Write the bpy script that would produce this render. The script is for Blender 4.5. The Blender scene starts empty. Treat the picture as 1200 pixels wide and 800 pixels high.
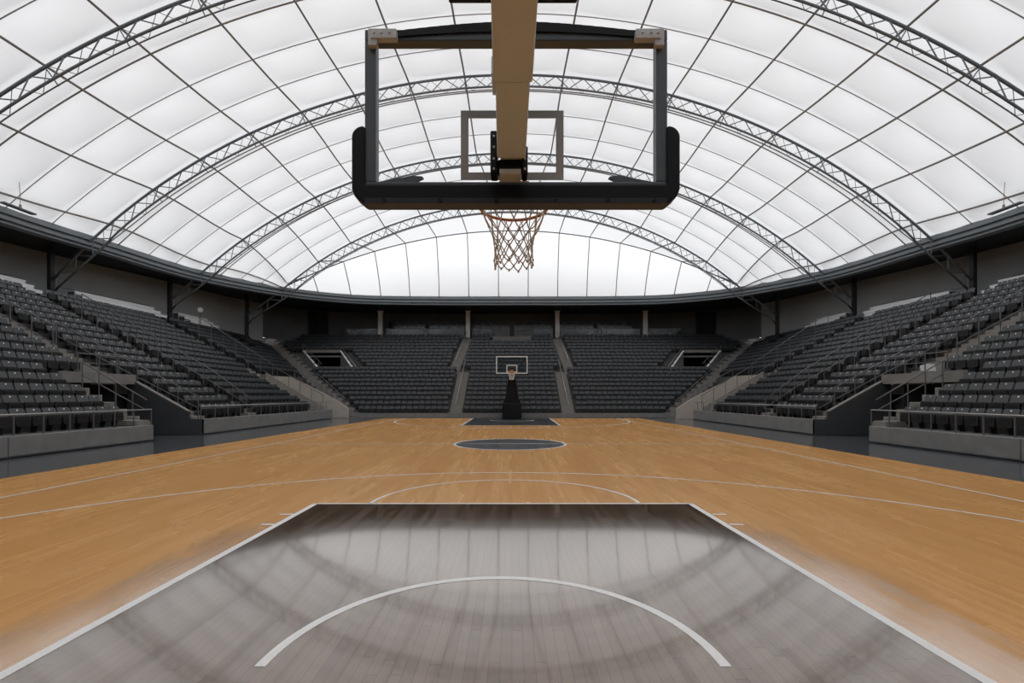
import bpy, math, random
from mathutils import Vector, Matrix
random.seed(7)
D = bpy.data
C = bpy.context.scene.collection
SC = bpy.context.scene
PI = math.pi
SKY = 1.2
H = 1.416           # camera height
F = 560.0           # focal length in pixels of a 1200 px wide frame

# ------------------------------------------------------------------ helpers
class MB:
    """collects boxes, tubes and prisms, and links them as one mesh object"""
    def __init__(s): s.v = []; s.f = []
    def box(s, x0, x1, y0, y1, z0, z1):
        if x0 > x1: x0, x1 = x1, x0
        if y0 > y1: y0, y1 = y1, y0
        b = len(s.v)
        s.v += [(x0,y0,z0),(x1,y0,z0),(x1,y1,z0),(x0,y1,z0),(x0,y0,z1),(x1,y0,z1),(x1,y1,z1),(x0,y1,z1)]
        s.f += [tuple(b+i for i in q) for q in ((3,2,1,0),(4,5,6,7),(0,1,5,4),(1,2,6,5),(2,3,7,6),(3,0,4,7))]
        return s
    def beam(s, p, q, w, t, up=(0,0,1)):
        """rectangular bar from p to q, w across, t along up"""
        p, q = Vector(p), Vector(q); d = (q-p).normalized(); u = Vector(up)
        a = d.cross(u).normalized(); u = a.cross(d).normalized()
        b = len(s.v)
        for c in (p, q):
            for i, j in ((-1,-1),(1,-1),(1,1),(-1,1)):
                s.v.append(tuple(c + a*(i*w/2) + u*(j*t/2)))
        s.f += [tuple(b+i for i in k) for k in ((3,2,1,0),(4,5,6,7),(0,1,5,4),(1,2,6,5),(2,3,7,6),(3,0,4,7))]
        return s
    def tube(s, pts, r, n=6, closed=False):
        pts = [Vector(p) for p in pts]; m = len(pts); b = len(s.v); prev = None
        rr = r if isinstance(r, (list, tuple)) else [r]*m
        for i, p in enumerate(pts):
            if closed: d = pts[(i+1) % m] - pts[i-1]
            else: d = pts[min(i+1, m-1)] - pts[max(i-1, 0)]
            d.normalize()
            if prev is None:
                a = d.cross(Vector((0,0,1)))
                if a.length < 1e-3: a = d.cross(Vector((0,1,0)))
            else:
                a = prev - d*prev.dot(d)
            a.normalize(); prev = a; c = d.cross(a)
            for k in range(n):
                t = 2*PI*k/n
                s.v.append(tuple(p + a*(rr[i]*math.cos(t)) + c*(rr[i]*math.sin(t))))
        for i in range(m if closed else m-1):
            i2 = (i+1) % m
            for k in range(n):
                k2 = (k+1) % n
                s.f.append((b+i*n+k, b+i*n+k2, b+i2*n+k2, b+i2*n+k))
        if not closed:
            s.f.append(tuple(b+k for k in reversed(range(n))))
            s.f.append(tuple(b+(m-1)*n+k for k in range(n)))
        return s
    def prism(s, poly, d):
        """planar polygon (3-D points) pushed along vector d"""
        b = len(s.v); n = len(poly); d = Vector(d)
        s.v += [tuple(p) for p in poly] + [tuple(Vector(p)+d) for p in poly]
        s.f.append(tuple(b+i for i in reversed(range(n)))); s.f.append(tuple(b+n+i for i in range(n)))
        for i in range(n):
            j = (i+1) % n; s.f.append((b+i, b+j, b+n+j, b+n+i))
        return s
    def quad(s, a, b_, c, d):
        b = len(s.v); s.v += [tuple(a), tuple(b_), tuple(c), tuple(d)]; s.f.append((b,b+1,b+2,b+3)); return s
    def strip(s, A, B):
        b = len(s.v); n = len(A)
        for p, q in zip(A, B): s.v += [tuple(p), tuple(q)]
        for i in range(n-1): s.f.append((b+2*i, b+2*i+1, b+2*i+3, b+2*i+2))
        return s
    def grid(s, rows, closed=False):
        b = len(s.v); n = len(rows[0])
        for r in rows: s.v += [tuple(p) for p in r]
        for i in range(len(rows)-1):
            for j in range(n if closed else n-1):
                j2 = (j+1) % n
                s.f.append((b+i*n+j, b+i*n+j2, b+(i+1)*n+j2, b+(i+1)*n+j))
        return s
    def mesh(s, name, mat, smooth=False):
        me = D.meshes.new(name); me.from_pydata(s.v, [], s.f); me.update()
        if mat: me.materials.append(mat)
        if smooth: me.polygons.foreach_set('use_smooth', [True]*len(me.polygons))
        return me
    def build(s, name, mat, parent=None, smooth=False, bevel=0, seg=2):
        o = D.objects.new(name, s.mesh(name, mat, smooth)); C.objects.link(o)
        if parent: o.parent = parent
        if bevel:
            m = o.modifiers.new('edge', 'BEVEL'); m.width = bevel; m.segments = seg; m.limit_method = 'ANGLE'
        return o

def tag(o, label=None, cat=None, group=None, kind=None):
    if label: o['label'] = label
    if cat: o['category'] = cat
    if group: o['group'] = group
    if kind: o['kind'] = kind
    return o
def struct(name, mb, mat, **k):
    o = mb.build(name, mat, **k); o['kind'] = 'structure'; return o
def thing(name, label, cat, loc=(0,0,0), group=None, rz=0):
    o = D.objects.new(name, None); C.objects.link(o); o.empty_display_size = .2
    o.location = loc; o.rotation_euler = (0,0,rz)
    return tag(o, label, cat, group)
class Off(MB):
    """an MB that takes world points and stores them relative to a thing's base"""
    def __init__(s, root): super().__init__(); s.o = Vector(root.location)
    def mesh(s, *a, **k):
        s.v = [tuple(Vector(p)-s.o) for p in s.v]; return super().mesh(*a, **k)

def rrect(w, h, r, n=5, z0=0.0):
    """rounded rectangle in (x,z), centred in x, from z0 up"""
    out = []
    for cx, cz, a0 in ((w/2-r, z0+r, -PI/2), (w/2-r, z0+h-r, 0), (-w/2+r, z0+h-r, PI/2), (-w/2+r, z0+r, PI)):
        for i in range(n+1):
            a = a0 + PI/2*i/n; out.append((cx+r*math.cos(a), cz+r*math.sin(a)))
    return out

# ------------------------------------------------------------------ materials
def nodes(name):
    m = D.materials.new(name); m.use_nodes = True; nt = m.node_tree; nt.nodes.clear()
    out = nt.nodes.new('ShaderNodeOutputMaterial')
    return m, nt, out
def N(nt, t, **k):
    n = nt.nodes.new('ShaderNode'+t)
    for a, b in k.items(): setattr(n, a, b)
    return n
def L(nt, a, b): nt.links.new(a, b)
def math_(nt, op, a, b=None, c=None, clamp=False):
    n = N(nt, 'Math', operation=op); n.use_clamp = clamp
    for i, v in enumerate((a, b, c)):
        if v is None: continue
        if isinstance(v, (int, float)): n.inputs[i].default_value = v
        else: L(nt, v, n.inputs[i])
    return n.outputs[0]
def mixc(nt, fac, a, b, bt='MIX'):
    n = N(nt, 'Mix', data_type='RGBA', blend_type=bt)
    for i, v in ((0, fac), (6, a), (7, b)):
        if isinstance(v, (int, float)): n.inputs[i].default_value = v
        elif isinstance(v, tuple): n.inputs[i].default_value = (*v, 1)
        else: L(nt, v, n.inputs[i])
    return n.outputs[2]
def plain(name, col, rough=.5, metal=0.0, var=.12, scale=6.0, spec=.5, bump=0.0):
    m, nt, out = nodes(name); p = N(nt, 'BsdfPrincipled'); L(nt, p.outputs[0], out.inputs[0])
    tc = N(nt, 'TexCoord'); no = N(nt, 'TexNoise'); no.inputs['Scale'].default_value = scale; no.inputs['Detail'].default_value = 5
    L(nt, tc.outputs['Object'], no.inputs['Vector'])
    lo = tuple(c*(1-var) for c in col); hi = tuple(min(1, c*(1+var)) for c in col)
    L(nt, mixc(nt, no.outputs['Fac'], lo, hi), p.inputs['Base Color'])
    p.inputs['Roughness'].default_value = rough; p.inputs['Metallic'].default_value = metal
    p.inputs['Specular IOR Level'].default_value = spec
    if bump:
        b = N(nt, 'Bump'); b.inputs['Strength'].default_value = bump; b.inputs['Distance'].default_value = .01
        n2 = N(nt, 'TexNoise'); n2.inputs['Scale'].default_value = scale*12; L(nt, tc.outputs['Object'], n2.inputs['Vector'])
        L(nt, n2.outputs['Fac'], b.inputs['Height']); L(nt, b.outputs[0], p.inputs['Normal'])
    return m

def wood(name, dark, light, spec, rough, edge_sheen=0.0, grey=False, contrast=1.0, bump=.12):
    m, nt, out = nodes(name); p = N(nt, 'BsdfPrincipled'); L(nt, p.outputs[0], out.inputs[0])
    tc = N(nt, 'TexCoord'); sp = N(nt, 'SeparateXYZ'); L(nt, tc.outputs['Object'], sp.inputs[0])
    x, y = sp.outputs['X'], sp.outputs['Y']
    W = .062
    ix = math_(nt, 'FLOOR', math_(nt, 'DIVIDE', x, W)); fx = math_(nt, 'FRACT', math_(nt, 'DIVIDE', x, W))
    w1 = N(nt, 'TexWhiteNoise', noise_dimensions='1D'); L(nt, ix, w1.inputs['W'])
    yy = math_(nt, 'ADD', math_(nt, 'DIVIDE', y, 1.5), math_(nt, 'MULTIPLY', w1.outputs['Value'], 17.3))
    iy = math_(nt, 'FLOOR', yy); fy = math_(nt, 'FRACT', yy)
    cb = N(nt, 'CombineXYZ'); L(nt, ix, cb.inputs[0]); L(nt, iy, cb.inputs[1])
    w2 = N(nt, 'TexWhiteNoise', noise_dimensions='2D'); L(nt, cb.outputs[0], w2.inputs['Vector'])
    mp = N(nt, 'Mapping'); mp.inputs['Scale'].default_value = (38, 1.3, 1); L(nt, tc.outputs['Object'], mp.inputs[0])
    gr = N(nt, 'TexNoise'); gr.inputs['Scale'].default_value = 1; gr.inputs['Detail'].default_value = 6; L(nt, mp.outputs[0], gr.inputs['Vector'])
    mp2 = N(nt, 'Mapping'); mp2.inputs['Scale'].default_value = (1.6, .35, 1); L(nt, tc.outputs['Object'], mp2.inputs[0])
    big = N(nt, 'TexNoise'); big.inputs['Scale'].default_value = 1; big.inputs['Detail'].default_value = 3; L(nt, mp2.outputs[0], big.inputs['Vector'])
    t = math_(nt, 'MULTIPLY_ADD', w2.outputs['Value'], .32*contrast, .34)
    t = math_(nt, 'ADD', t, math_(nt, 'MULTIPLY', math_(nt, 'SUBTRACT', gr.outputs['Fac'], .5), 1.1*contrast))
    t = math_(nt, 'ADD', t, math_(nt, 'MULTIPLY', math_(nt, 'SUBTRACT', big.outputs['Fac'], .5), .7*contrast), clamp=True)
    col = mixc(nt, t, dark, light)
    gap = math_(nt, 'MAXIMUM', math_(nt, 'GREATER_THAN', math_(nt, 'ABSOLUTE', math_(nt, 'SUBTRACT', fx, .5)), .475),
                math_(nt, 'LESS_THAN', fy, .004))
    col = mixc(nt, math_(nt, 'MULTIPLY', gap, .38), col, tuple(c*.3 for c in dark))
    L(nt, col, p.inputs['Base Color'])
    # sanding and lacquer make the gloss wander a little from board to board
    rg = math_(nt, 'ADD', math_(nt, 'MULTIPLY_ADD', w2.outputs['Value'], .05, rough), math_(nt, 'MULTIPLY', big.outputs['Fac'], .06))
    L(nt, rg, p.inputs['Roughness'])
    L(nt, math_(nt, 'MULTIPLY', math_(nt, 'MULTIPLY_ADD', w2.outputs['Value'], .5*spec, .75*spec), math_(nt, 'SUBTRACT', 1.0, math_(nt, 'MULTIPLY', gap, .75))), p.inputs['Specular IOR Level'])
    if edge_sheen:
        # sheen of reflected light, put in as a gloss mask along both long edges of the painted key, ragged on its outer side
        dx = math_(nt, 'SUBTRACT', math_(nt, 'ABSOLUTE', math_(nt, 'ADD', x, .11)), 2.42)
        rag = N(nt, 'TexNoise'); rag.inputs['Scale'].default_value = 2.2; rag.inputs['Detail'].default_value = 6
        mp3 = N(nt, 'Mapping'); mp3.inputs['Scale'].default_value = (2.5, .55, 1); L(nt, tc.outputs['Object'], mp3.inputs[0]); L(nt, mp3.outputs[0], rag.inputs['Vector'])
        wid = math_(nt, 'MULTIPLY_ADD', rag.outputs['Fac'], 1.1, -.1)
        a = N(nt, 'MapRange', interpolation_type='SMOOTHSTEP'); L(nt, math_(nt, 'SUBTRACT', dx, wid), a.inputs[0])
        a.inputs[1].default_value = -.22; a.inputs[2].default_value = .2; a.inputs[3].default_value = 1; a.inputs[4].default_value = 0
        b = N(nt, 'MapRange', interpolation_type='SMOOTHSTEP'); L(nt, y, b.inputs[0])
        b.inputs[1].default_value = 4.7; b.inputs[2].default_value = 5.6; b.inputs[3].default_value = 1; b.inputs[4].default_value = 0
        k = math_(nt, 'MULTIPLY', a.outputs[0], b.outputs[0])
        L(nt, math_(nt, 'MULTIPLY', k, edge_sheen), p.inputs['Coat Weight'])
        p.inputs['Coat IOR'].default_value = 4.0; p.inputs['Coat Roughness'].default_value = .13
    bp = N(nt, 'Bump'); bp.inputs['Strength'].default_value = bump; bp.inputs['Distance'].default_value = .002
    L(nt, math_(nt, 'ADD', math_(nt, 'MULTIPLY', w2.outputs['Value'], .6), gr.outputs['Fac']), bp.inputs['Height']); L(nt, bp.outputs[0], p.inputs['Normal'])
    return m, p

M = {}
M['wood'], _ = wood('maple_boards', (.58,.265,.07), (.80,.425,.13), .3, .2, edge_sheen=1.0, contrast=.85)
M['key'], kp = wood('grey_painted_boards', (.078,.044,.024), (.180,.112,.066), .5, .055, contrast=.7, bump=.006)
kp.inputs['IOR'].default_value = 1.75; kp.inputs['Coat Weight'].default_value = 1; kp.inputs['Coat IOR'].default_value = 1.68; kp.inputs['Coat Roughness'].default_value = .06; kp.inputs['Specular Tint'].default_value = (1,.80,.62,1)
M['darkpaint'], dp = wood('black_painted_boards', (.012,.014,.017), (.022,.025,.028), .4, .3, contrast=.7)
M['line'] = plain('white_line_paint', (.90,.885,.865), .35, var=.04)
M['apron'] = plain('grey_vinyl_apron', (.085,.092,.10), .13, var=.12, scale=1.2, spec=.5)
M['concrete'] = plain('precast_concrete', (.23,.228,.222), .75, var=.28, scale=3.0, bump=.15)
M['concrete_lt'] = plain('pale_concrete', (.27,.255,.235), .75, var=.2, scale=5.0, bump=.15)
M['tread'] = plain('stand_concrete', (.10,.10,.098), .8, var=.3, scale=2.0)
M['beige'] = plain('daylit_beige_render', (.50,.455,.40), .8, var=.12, scale=4)  # second tunnel's flank, with the daylight on it put into the colour
M['shadewall'] = plain('shaded_flank_panel', (.045,.048,.052), .6, var=.15, scale=2)  # first tunnel's flank, its shade put into the dark colour
M['wall'] = plain('grey_wall_panel', (.44,.46,.465), .7, var=.12, scale=.8)
M['farwall'] = plain('dark_wall_panel', (.13,.14,.145), .6, var=.2, scale=.8)
M['soffit'] = plain('black_soffit', (.018,.019,.021), .7, var=.2, scale=1)
M['fascia'] = plain('blue_grey_fascia', (.25,.29,.32), .5, var=.1, scale=2)
M['steel'] = plain('painted_truss_steel', (.18,.205,.22), .45, var=.1)
M['blacksteel'] = plain('black_column_steel', (.02,.021,.023), .5, var=.1)
M['pipe'] = plain('bronze_roof_pipe', (.30,.275,.25), .5, var=.15)
M['thinpipe'] = plain('grey_seam_pipe', (.42,.42,.42), .5, var=.1)
M['rail'] = plain('handrail_steel', (.15,.155,.16), .35, metal=.3, var=.1)
M['railtop'] = plain('worn_handrail_steel', (.45,.44,.43), .35, metal=.4, var=.15)
M['seat'] = plain('charcoal_seat_plastic', (.051,.058,.064), .42, var=.12, scale=9)
M['pan'] = plain('shaded_seat_plastic', (.013,.0145,.0155), .5, var=.1)  # folded pans: shadow below the backrests is put into this darker colour
M['seatsteel'] = plain('black_seat_bracket', (.012,.012,.013), .5, metal=.3)
M['plate'] = plain('white_number_disc', (.78,.78,.76), .4, var=.03)
M['arm'] = plain('taupe_painted_arm', (.76,.84,.90), .45, var=.04, scale=12)
M['frame'] = plain('graphite_board_frame', (.10,.125,.145), .4, var=.1)
M['pad'] = plain('black_foam_padding', (.006,.0068,.008), .5, var=.12, spec=.3, bump=.1)
M['bracket'] = plain('black_bracket', (.012,.013,.014), .4, metal=.4)
M['zinc'] = plain('zinc_plate', (.66,.67,.68), .4, var=.15, scale=25)
M['square'] = plain('grey_target_vinyl', (.85,.87,.88), .5, var=.04)
M['orange'] = plain('orange_rim_paint', (.58,.22,.055), .4, var=.15)
M['net'] = plain('white_net_cord', (.86,.80,.74), .8, var=.08)
M['white'] = plain('white_frame_paint', (.85,.85,.84), .4, var=.03)
M['desk'] = plain('pale_desk_laminate', (.88,.89,.90), .2, var=.06, scale=8)
M['paper'] = plain('white_notice', (.8,.78,.74), .6, var=.2, scale=14)
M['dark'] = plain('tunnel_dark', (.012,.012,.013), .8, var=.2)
M['col'] = plain('pale_column_concrete', (.93,.93,.92), .7, var=.05, scale=6)

def fabric():
    m, nt, out = nodes('white_roof_membrane')
    tr = N(nt, 'BsdfTranslucent'); df = N(nt, 'BsdfDiffuse'); mx = N(nt, 'AddShader')
    tc = N(nt, 'TexCoord'); no = N(nt, 'TexNoise'); no.inputs['Scale'].default_value = .8; no.inputs['Detail'].default_value = 4
    L(nt, tc.outputs['Object'], no.inputs['Vector'])
    L(nt, mixc(nt, no.outputs['Fac'], (.495,.502,.513), (.535,.54,.55)), tr.inputs[0])
    df.inputs[0].default_value = (.40,.40,.40,1)
    L(nt, tr.outputs[0], mx.inputs[0]); L(nt, df.outputs[0], mx.inputs[1]); L(nt, mx.outputs[0], out.inputs[0])
    return m
M['fabric'] = fabric()
def fabric2():
    m, nt, out = nodes('thin_end_membrane')
    tr = N(nt, 'BsdfTranslucent'); df = N(nt, 'BsdfDiffuse'); mx = N(nt, 'AddShader')
    tc = N(nt, 'TexCoord'); no = N(nt, 'TexNoise'); no.inputs['Scale'].default_value = .8
    L(nt, tc.outputs['Object'], no.inputs['Vector'])
    L(nt, mixc(nt, no.outputs['Fac'], (.605,.61,.615), (.63,.635,.64)), tr.inputs[0])
    df.inputs[0].default_value = (.34,.34,.34,1)
    L(nt, tr.outputs[0], mx.inputs[0]); L(nt, df.outputs[0], mx.inputs[1]); L(nt, mx.outputs[0], out.inputs[0])
    return m
M['fabric_end'] = fabric2()
def glass(name, tint, ior, rough=0.0, haze=0.0):
    m, nt, out = nodes(name)
    t = N(nt, 'BsdfTransparent'); t.inputs[0].default_value = (*tint, 1)
    g = N(nt, 'BsdfGlossy'); g.inputs['Roughness'].default_value = rough
    fr = N(nt, 'Fresnel'); fr.inputs[0].default_value = ior
    mx = N(nt, 'MixShader'); L(nt, fr.outputs[0], mx.inputs[0]); L(nt, t.outputs[0], mx.inputs[1]); L(nt, g.outputs[0], mx.inputs[2])
    L(nt, mx.outputs[0], out.inputs[0]); return m
M['glass'] = glass('backboard_glass', (.985,.985,.985), 1.22)
M['balglass'] = glass('balustrade_glass', (.75,.80,.82), 1.5, .02)
def winglass():
    m, nt, out = nodes('dark_suite_glass'); p = N(nt, 'BsdfPrincipled'); L(nt, p.outputs[0], out.inputs[0])
    tc = N(nt, 'TexCoord'); no = N(nt, 'TexNoise'); no.inputs['Scale'].default_value = .7; L(nt, tc.outputs['Object'], no.inputs['Vector'])
    L(nt, mixc(nt, no.outputs['Fac'], (.02,.024,.028), (.06,.066,.07)), p.inputs['Base Color'])
    p.inputs['Roughness'].default_value = .12; p.inputs['Specular IOR Level'].default_value = .7
    return m
M['win'] = winglass()

# ------------------------------------------------------------------ camera and sky
cam = D.cameras.new('camera'); co = D.objects.new('camera', cam); C.objects.link(co)
cam.sensor_width = 36; cam.lens = 36*F/1200; cam.shift_y = 64/1200
co.location = (0,0,H); co.rotation_euler = (PI/2,0,0); cam.clip_end = 500
SC.camera = co
w = D.worlds.new('overcast'); SC.world = w; w.use_nodes = True
wt = w.node_tree; bg = wt.nodes['Background']; bg.inputs[0].default_value = (.985,.99,1,1)
tcw = N(wt, 'TexCoord'); dt = N(wt, 'VectorMath', operation='DOT_PRODUCT'); dt.inputs[1].default_value = Vector((0,.83,.56)).normalized()
L(wt, tcw.outputs['Generated'], dt.inputs[0])
L(wt, math_(wt, 'MULTIPLY', math_(wt, 'MULTIPLY_ADD', math_(wt, 'MAXIMUM', dt.outputs['Value'], -.6), .92, .84), SKY), bg.inputs[1])
SC.view_settings.view_transform = 'Standard'
try: SC.view_settings.look = 'None'
except Exception: pass
SC.view_settings.gamma = 1; SC.view_settings.use_curve_mapping = False; SC.view_settings.exposure = 0.0
cy = SC.cycles
cy.max_bounces = 10; cy.diffuse_bounces = 5; cy.glossy_bounces = 4; cy.transparent_max_bounces = 16; cy.caustics_reflective = False
cy.use_denoising = True

# ------------------------------------------------------------------ floor and court markings
CX = -.11
struct('floor_apron', MB().box(-30,30,-12,48,-.3,-.012), M['apron'])
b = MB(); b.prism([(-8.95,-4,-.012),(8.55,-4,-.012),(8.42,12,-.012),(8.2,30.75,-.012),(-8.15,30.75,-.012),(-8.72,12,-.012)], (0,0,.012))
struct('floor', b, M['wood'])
Z1, Z2 = .0015, .003
struct('floor_key_paint', MB().quad((CX-2.45,-.2,Z1),(CX+2.45,-.2,Z1),(CX-.02+2.45,6.29,Z1),(CX-.02-2.45,6.29,Z1)), M['key'])
ln = MB()
def lseg(x0, y0, x1, y1, wd=.05):
    d = Vector((x1-x0, y1-y0, 0)).normalized(); n = Vector((-d.y, d.x, 0))*wd/2
    a, c = Vector((x0,y0,Z2)), Vector((x1,y1,Z2)); ln.quad(a-n, c-n, c+n, a+n)
def larc(cx, cy_, r, a0, a1, wd=.05, n=64, ry=None):
    ry = ry or r; A = []; B = []
    for i in range(n+1):
        a = math.radians(a0 + (a1-a0)*i/n)
        A.append((cx+(r-wd)*math.cos(a), cy_+(ry-wd)*math.sin(a), Z2)); B.append((cx+r*math.cos(a), cy_+ry*math.sin(a), Z2))
    ln.strip(A, B)
lseg(CX-2.475,-.2,CX-2.475,6.29,.07); lseg(CX+2.475,-.2,CX+2.455,6.29,.07); lseg(CX-2.5,6.29,CX+2.49,6.29,.05)
larc(CX+.01,2.5,1.25,0,180,.06)                       # restricted arc
larc(CX+.02,6.29,1.8,0,180,.045)                       # free-throw half circle
larc(CX,2.09,6.78,0,180,.05,128)                     # near three-point arc
for s in (-1,1):
    lseg(CX+s*6.755,2.09,CX+s*6.755,-.5,.05)
    for q, l in ((5.72,.16),(5.27,.15)):   # rebound marks outside the key
        lseg(CX+s*2.51,q,CX+s*(2.51+l),q,.05)
lseg(-7.15,-1,-7.0,30.6,.05); lseg(6.9,-1,6.75,30.6,.05)        # side lines
lseg(-7.15,14.2,6.95,14.2,.05)
larc(-.06,14.2,1.68,0,360,.08,96)
lseg(-7.0,30.6,6.75,30.6,.05)
lseg(-2.45,23.1,2.32,23.1,.07); lseg(-2.45,23.1,-2.48,30.6,.09); lseg(2.32,23.1,2.4,30.6,.09)
larc(0,23.1,1.8,180,360,.045); larc(0,27.8,6.7,180,360,.10,128); larc(0,28.2,1.3,180,360,.11)
for s in (-1,1): lseg(s*6.67,27.8,s*6.67,30.6,.06)
struct('floor_markings', ln, M['line'])
kp2 = MB(); kp2.quad((-2.42,23.1,Z1),(2.28,23.1,Z1),(2.36,30.6,Z1),(-2.44,30.6,Z1))
kp2.f.append(tuple(range(len(kp2.v), len(kp2.v)+96))); kp2.v += [(-.06+1.61*math.cos(2*PI*i/96), 14.2+1.61*math.sin(2*PI*i/96), Z1) for i in range(96)]
struct('floor_centre_paint', kp2, M['darkpaint'])

# ------------------------------------------------------------------ seating bowl
RT, RR = .6, .33
ORD = ['first','second','third','fourth','fifth','sixth','seventh','eighth','ninth','tenth','eleventh','twelfth','thirteenth','fourteenth','fifteenth','sixteenth','seventeenth','eighteenth','nineteenth','twentieth',
       'twenty-first','twenty-second','twenty-third','twenty-fourth','twenty-fifth','twenty-sixth','twenty-seventh','twenty-eighth','twenty-ninth','thirtieth']
seats = []      # (x, y, z, rot, block, row, index)
SIDES = {-1: dict(XF=11.43, YA=15.25, YB=17.6, YE=30.4, name='left'), 1: dict(XF=11.0, YA=14.74, YB=17.35, YE=29.0, name='right')}
PITCH = .405
NS = 17
def zrow(i): return .5 + RR*i
def zend(i): return .15 + RR*i
def yend(i): return 31.6 + RT*i           # riser front of end row i
MIT = 20.7

for s, P in SIDES.items():
    XF, YA, YB, YE = P['XF'], P['YA'], P['YB'], P['YE']
    nm = P['name']
    Xr = lambda i: XF + .25 + RT*i if i else XF + .12
    st = MB()
    for i in range(NS):
        x0, x1, z = s*Xr(i), s*Xr(i+1), zrow(i)
        mit = max(YE, Xr(i) + MIT)
        if i < 5:
            st.box(x0, x1, -6, YA-.02, 0, z); st.box(x0, x1, YB+.85, YE-1.75, 0, z)
        elif i < 9:
            st.box(x0, x1, -6, YA, 0, z); st.box(x0, x1, YA, YB, 1.87, z); st.box(x0, x1, YB, YE if i < 7 else mit, 0, z)
        else:
            st.box(x0, x1, -6, mit, 0, z)
    st.box(s*Xr(NS), s*29, -6, 47.5, 0, zrow(NS)-.02)
    struct('floor_'+nm+'_stand', st, M['tread'])
    # front plinth walls with panel joints
    for k, (y0, y1, zt) in enumerate(((-6, YA, .5), (YB, YE, .57))):
        pl = MB(); y = y1
        cuts = [y1]
        while cuts[-1] > y0 + 4.6: cuts.append(cuts[-1]-4.4)
        cuts.append(y0)
        for a, c in zip(cuts, cuts[1:]): pl.box(s*XF, s*(XF+.13), c+.008, a-.008, .03, zt)
        pl.box(s*(XF+.03), s*(XF+.13), y0+.05, y1-.02, 0, zt-.03)
        struct('plinth_wall_%s_%d' % (nm, k+1), pl, M['concrete'], bevel=.012, seg=1)
    # stairs (half steps), light concrete
    sb = MB()
    def steps(i0, i1, ya, yb):
        for i in range(i0, i1):
            sb.box(s*(Xr(i)-.02 if i else Xr(0)), s*(Xr(i+1)), ya, yb, zrow(i)-.33, zrow(i)+.012)
            sb.box(s*(Xr(i)+.30), s*Xr(i+1), ya, yb, zrow(i), zrow(i)+RR/2)
    steps(0, 5, YA-.52, YA-.02); steps(5, NS, YA+1.35, YB+.05); steps(0, NS, YB+.12, YB+.8) if False else steps(0, 5, YB+.12, YB+.82)
    steps(0, NS, YB+3.85, YB+4.5); steps(0, 7, YE-1.75, YE-1.05); steps(7, NS, YE-.95, YE-.25)
    sb.box(s*(XF+.13), s*(XF+.4), YA-.52, YA-.02, .5, .66)
    struct('stair_floor_'+nm, sb, M['concrete_lt'])
    # first tunnel: landing with lintel, far flank wall, near stepped parapet
    lt = MB(); lt.box(s*(XF+2.5), s*(Xr(5)+.1), YA-.02, YB+.02, 1.87, 2.16); lt.box(s*(XF+2.45), s*(XF+2.58), YA-.5, YB+.05, 1.85, 2.2)
    struct('tunnel_beam_'+nm, lt, M['concrete'])
    fl = MB(); fl.prism([(s*XF,YB,0),(s*XF,YB,.57),(s*(XF+.5),YB,.57),(s*(XF+.5),YB,.84),(s*(XF+2.45),YB,1.93),(s*(XF+2.75),YB,1.93),(s*(XF+2.75),YB,0)],(0,.12,0))
    struct('tunnel_wall_%s_1' % nm, fl, M['shadewall'])
    cp = MB(); cp.beam((s*(XF+.5),YB+.06,.86),(s*(XF+2.45),YB+.06,1.95),.15,.035)
    struct('tunnel_trim_%s_1' % nm, cp, M['concrete_lt'])
    pr = MB()
    pr.box(s*(XF+.14), s*(XF+.5), YA-.02, YA+.06, 0, .62)
    for i in range(5):
        pr.box(s*(XF+.5+.4*i), s*(XF+.95+.4*i), YA-.02, YA+.08, 0, .78+.225*i)
    struct('tunnel_wall_%s_2' % nm, pr, M['concrete_lt'], bevel=.02, seg=1)
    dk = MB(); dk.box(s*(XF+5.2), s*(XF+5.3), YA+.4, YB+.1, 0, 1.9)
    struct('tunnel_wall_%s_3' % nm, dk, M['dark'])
    # second tunnel: beige far flank, near parapet
    YF = YE + .6
    f2 = MB(); f2.prism([(s*(XF-.8),YF,0),(s*(XF-.8),YF,.62),(s*(XF-.05),YF,1.15),(s*(XF+2.9),YF,2.66),(s*(XF+4.6),YF,2.75),(s*(XF+4.6),YF,0)],(0,.14,0))
    struct('tunnel_wall_%s_4' % nm, f2, M['beige'])
    p2 = MB(); p2.prism([(s*(XF+.15),YE-1.05,0),(s*(XF+.15),YE-1.05,.75),(s*(XF+3.7),YE-1.05,2.85),(s*(XF+3.7),YE-1.05,0)],(0,.1,0))
    struct('tunnel_wall_%s_5' % nm, p2, M['concrete_lt'])
    l2 = MB(); l2.box(s*(XF+3.6), s*(XF+4.4), YE-1.2, YF+.1, 2.0, 2.5); struct('tunnel_beam_%s_2' % nm, l2, M['beige'])
    # seats of the side stand
    tz = PI/2 if s < 0 else -PI/2
    def row(i, ya, yb, block, fromlow=True):
        x = XF + .62 + RT*i
        n = int((yb-ya+.001)/PITCH)
        for k in range(n):
            # index 1 stands next to the block's reference aisle
            y = (yb - PITCH*(k+.5)) if not fromlow else (ya + PITCH*(k+.5))
            if abs(x)/y*F > 640 : continue
            seats.append((s*x, y, zrow(i), tz, block+' '+nm, i, k))
    for i in range(NS):
        row(i, 8, YA-.56 if i < 2 else YA-.5 if i < 5 else YA+1.3, 'near', False)
        row(i, YB+.85 if i < 5 else YB+.32, YB+3.8, 'second')
        row(i, YB+4.55, (YE-1.8) if i < 7 else YE-1.0, 'third')
        if i >= 7:
            x = XF+.62+RT*i
            row(i, YE-.2, x+MIT-.35, 'corner')

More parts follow.
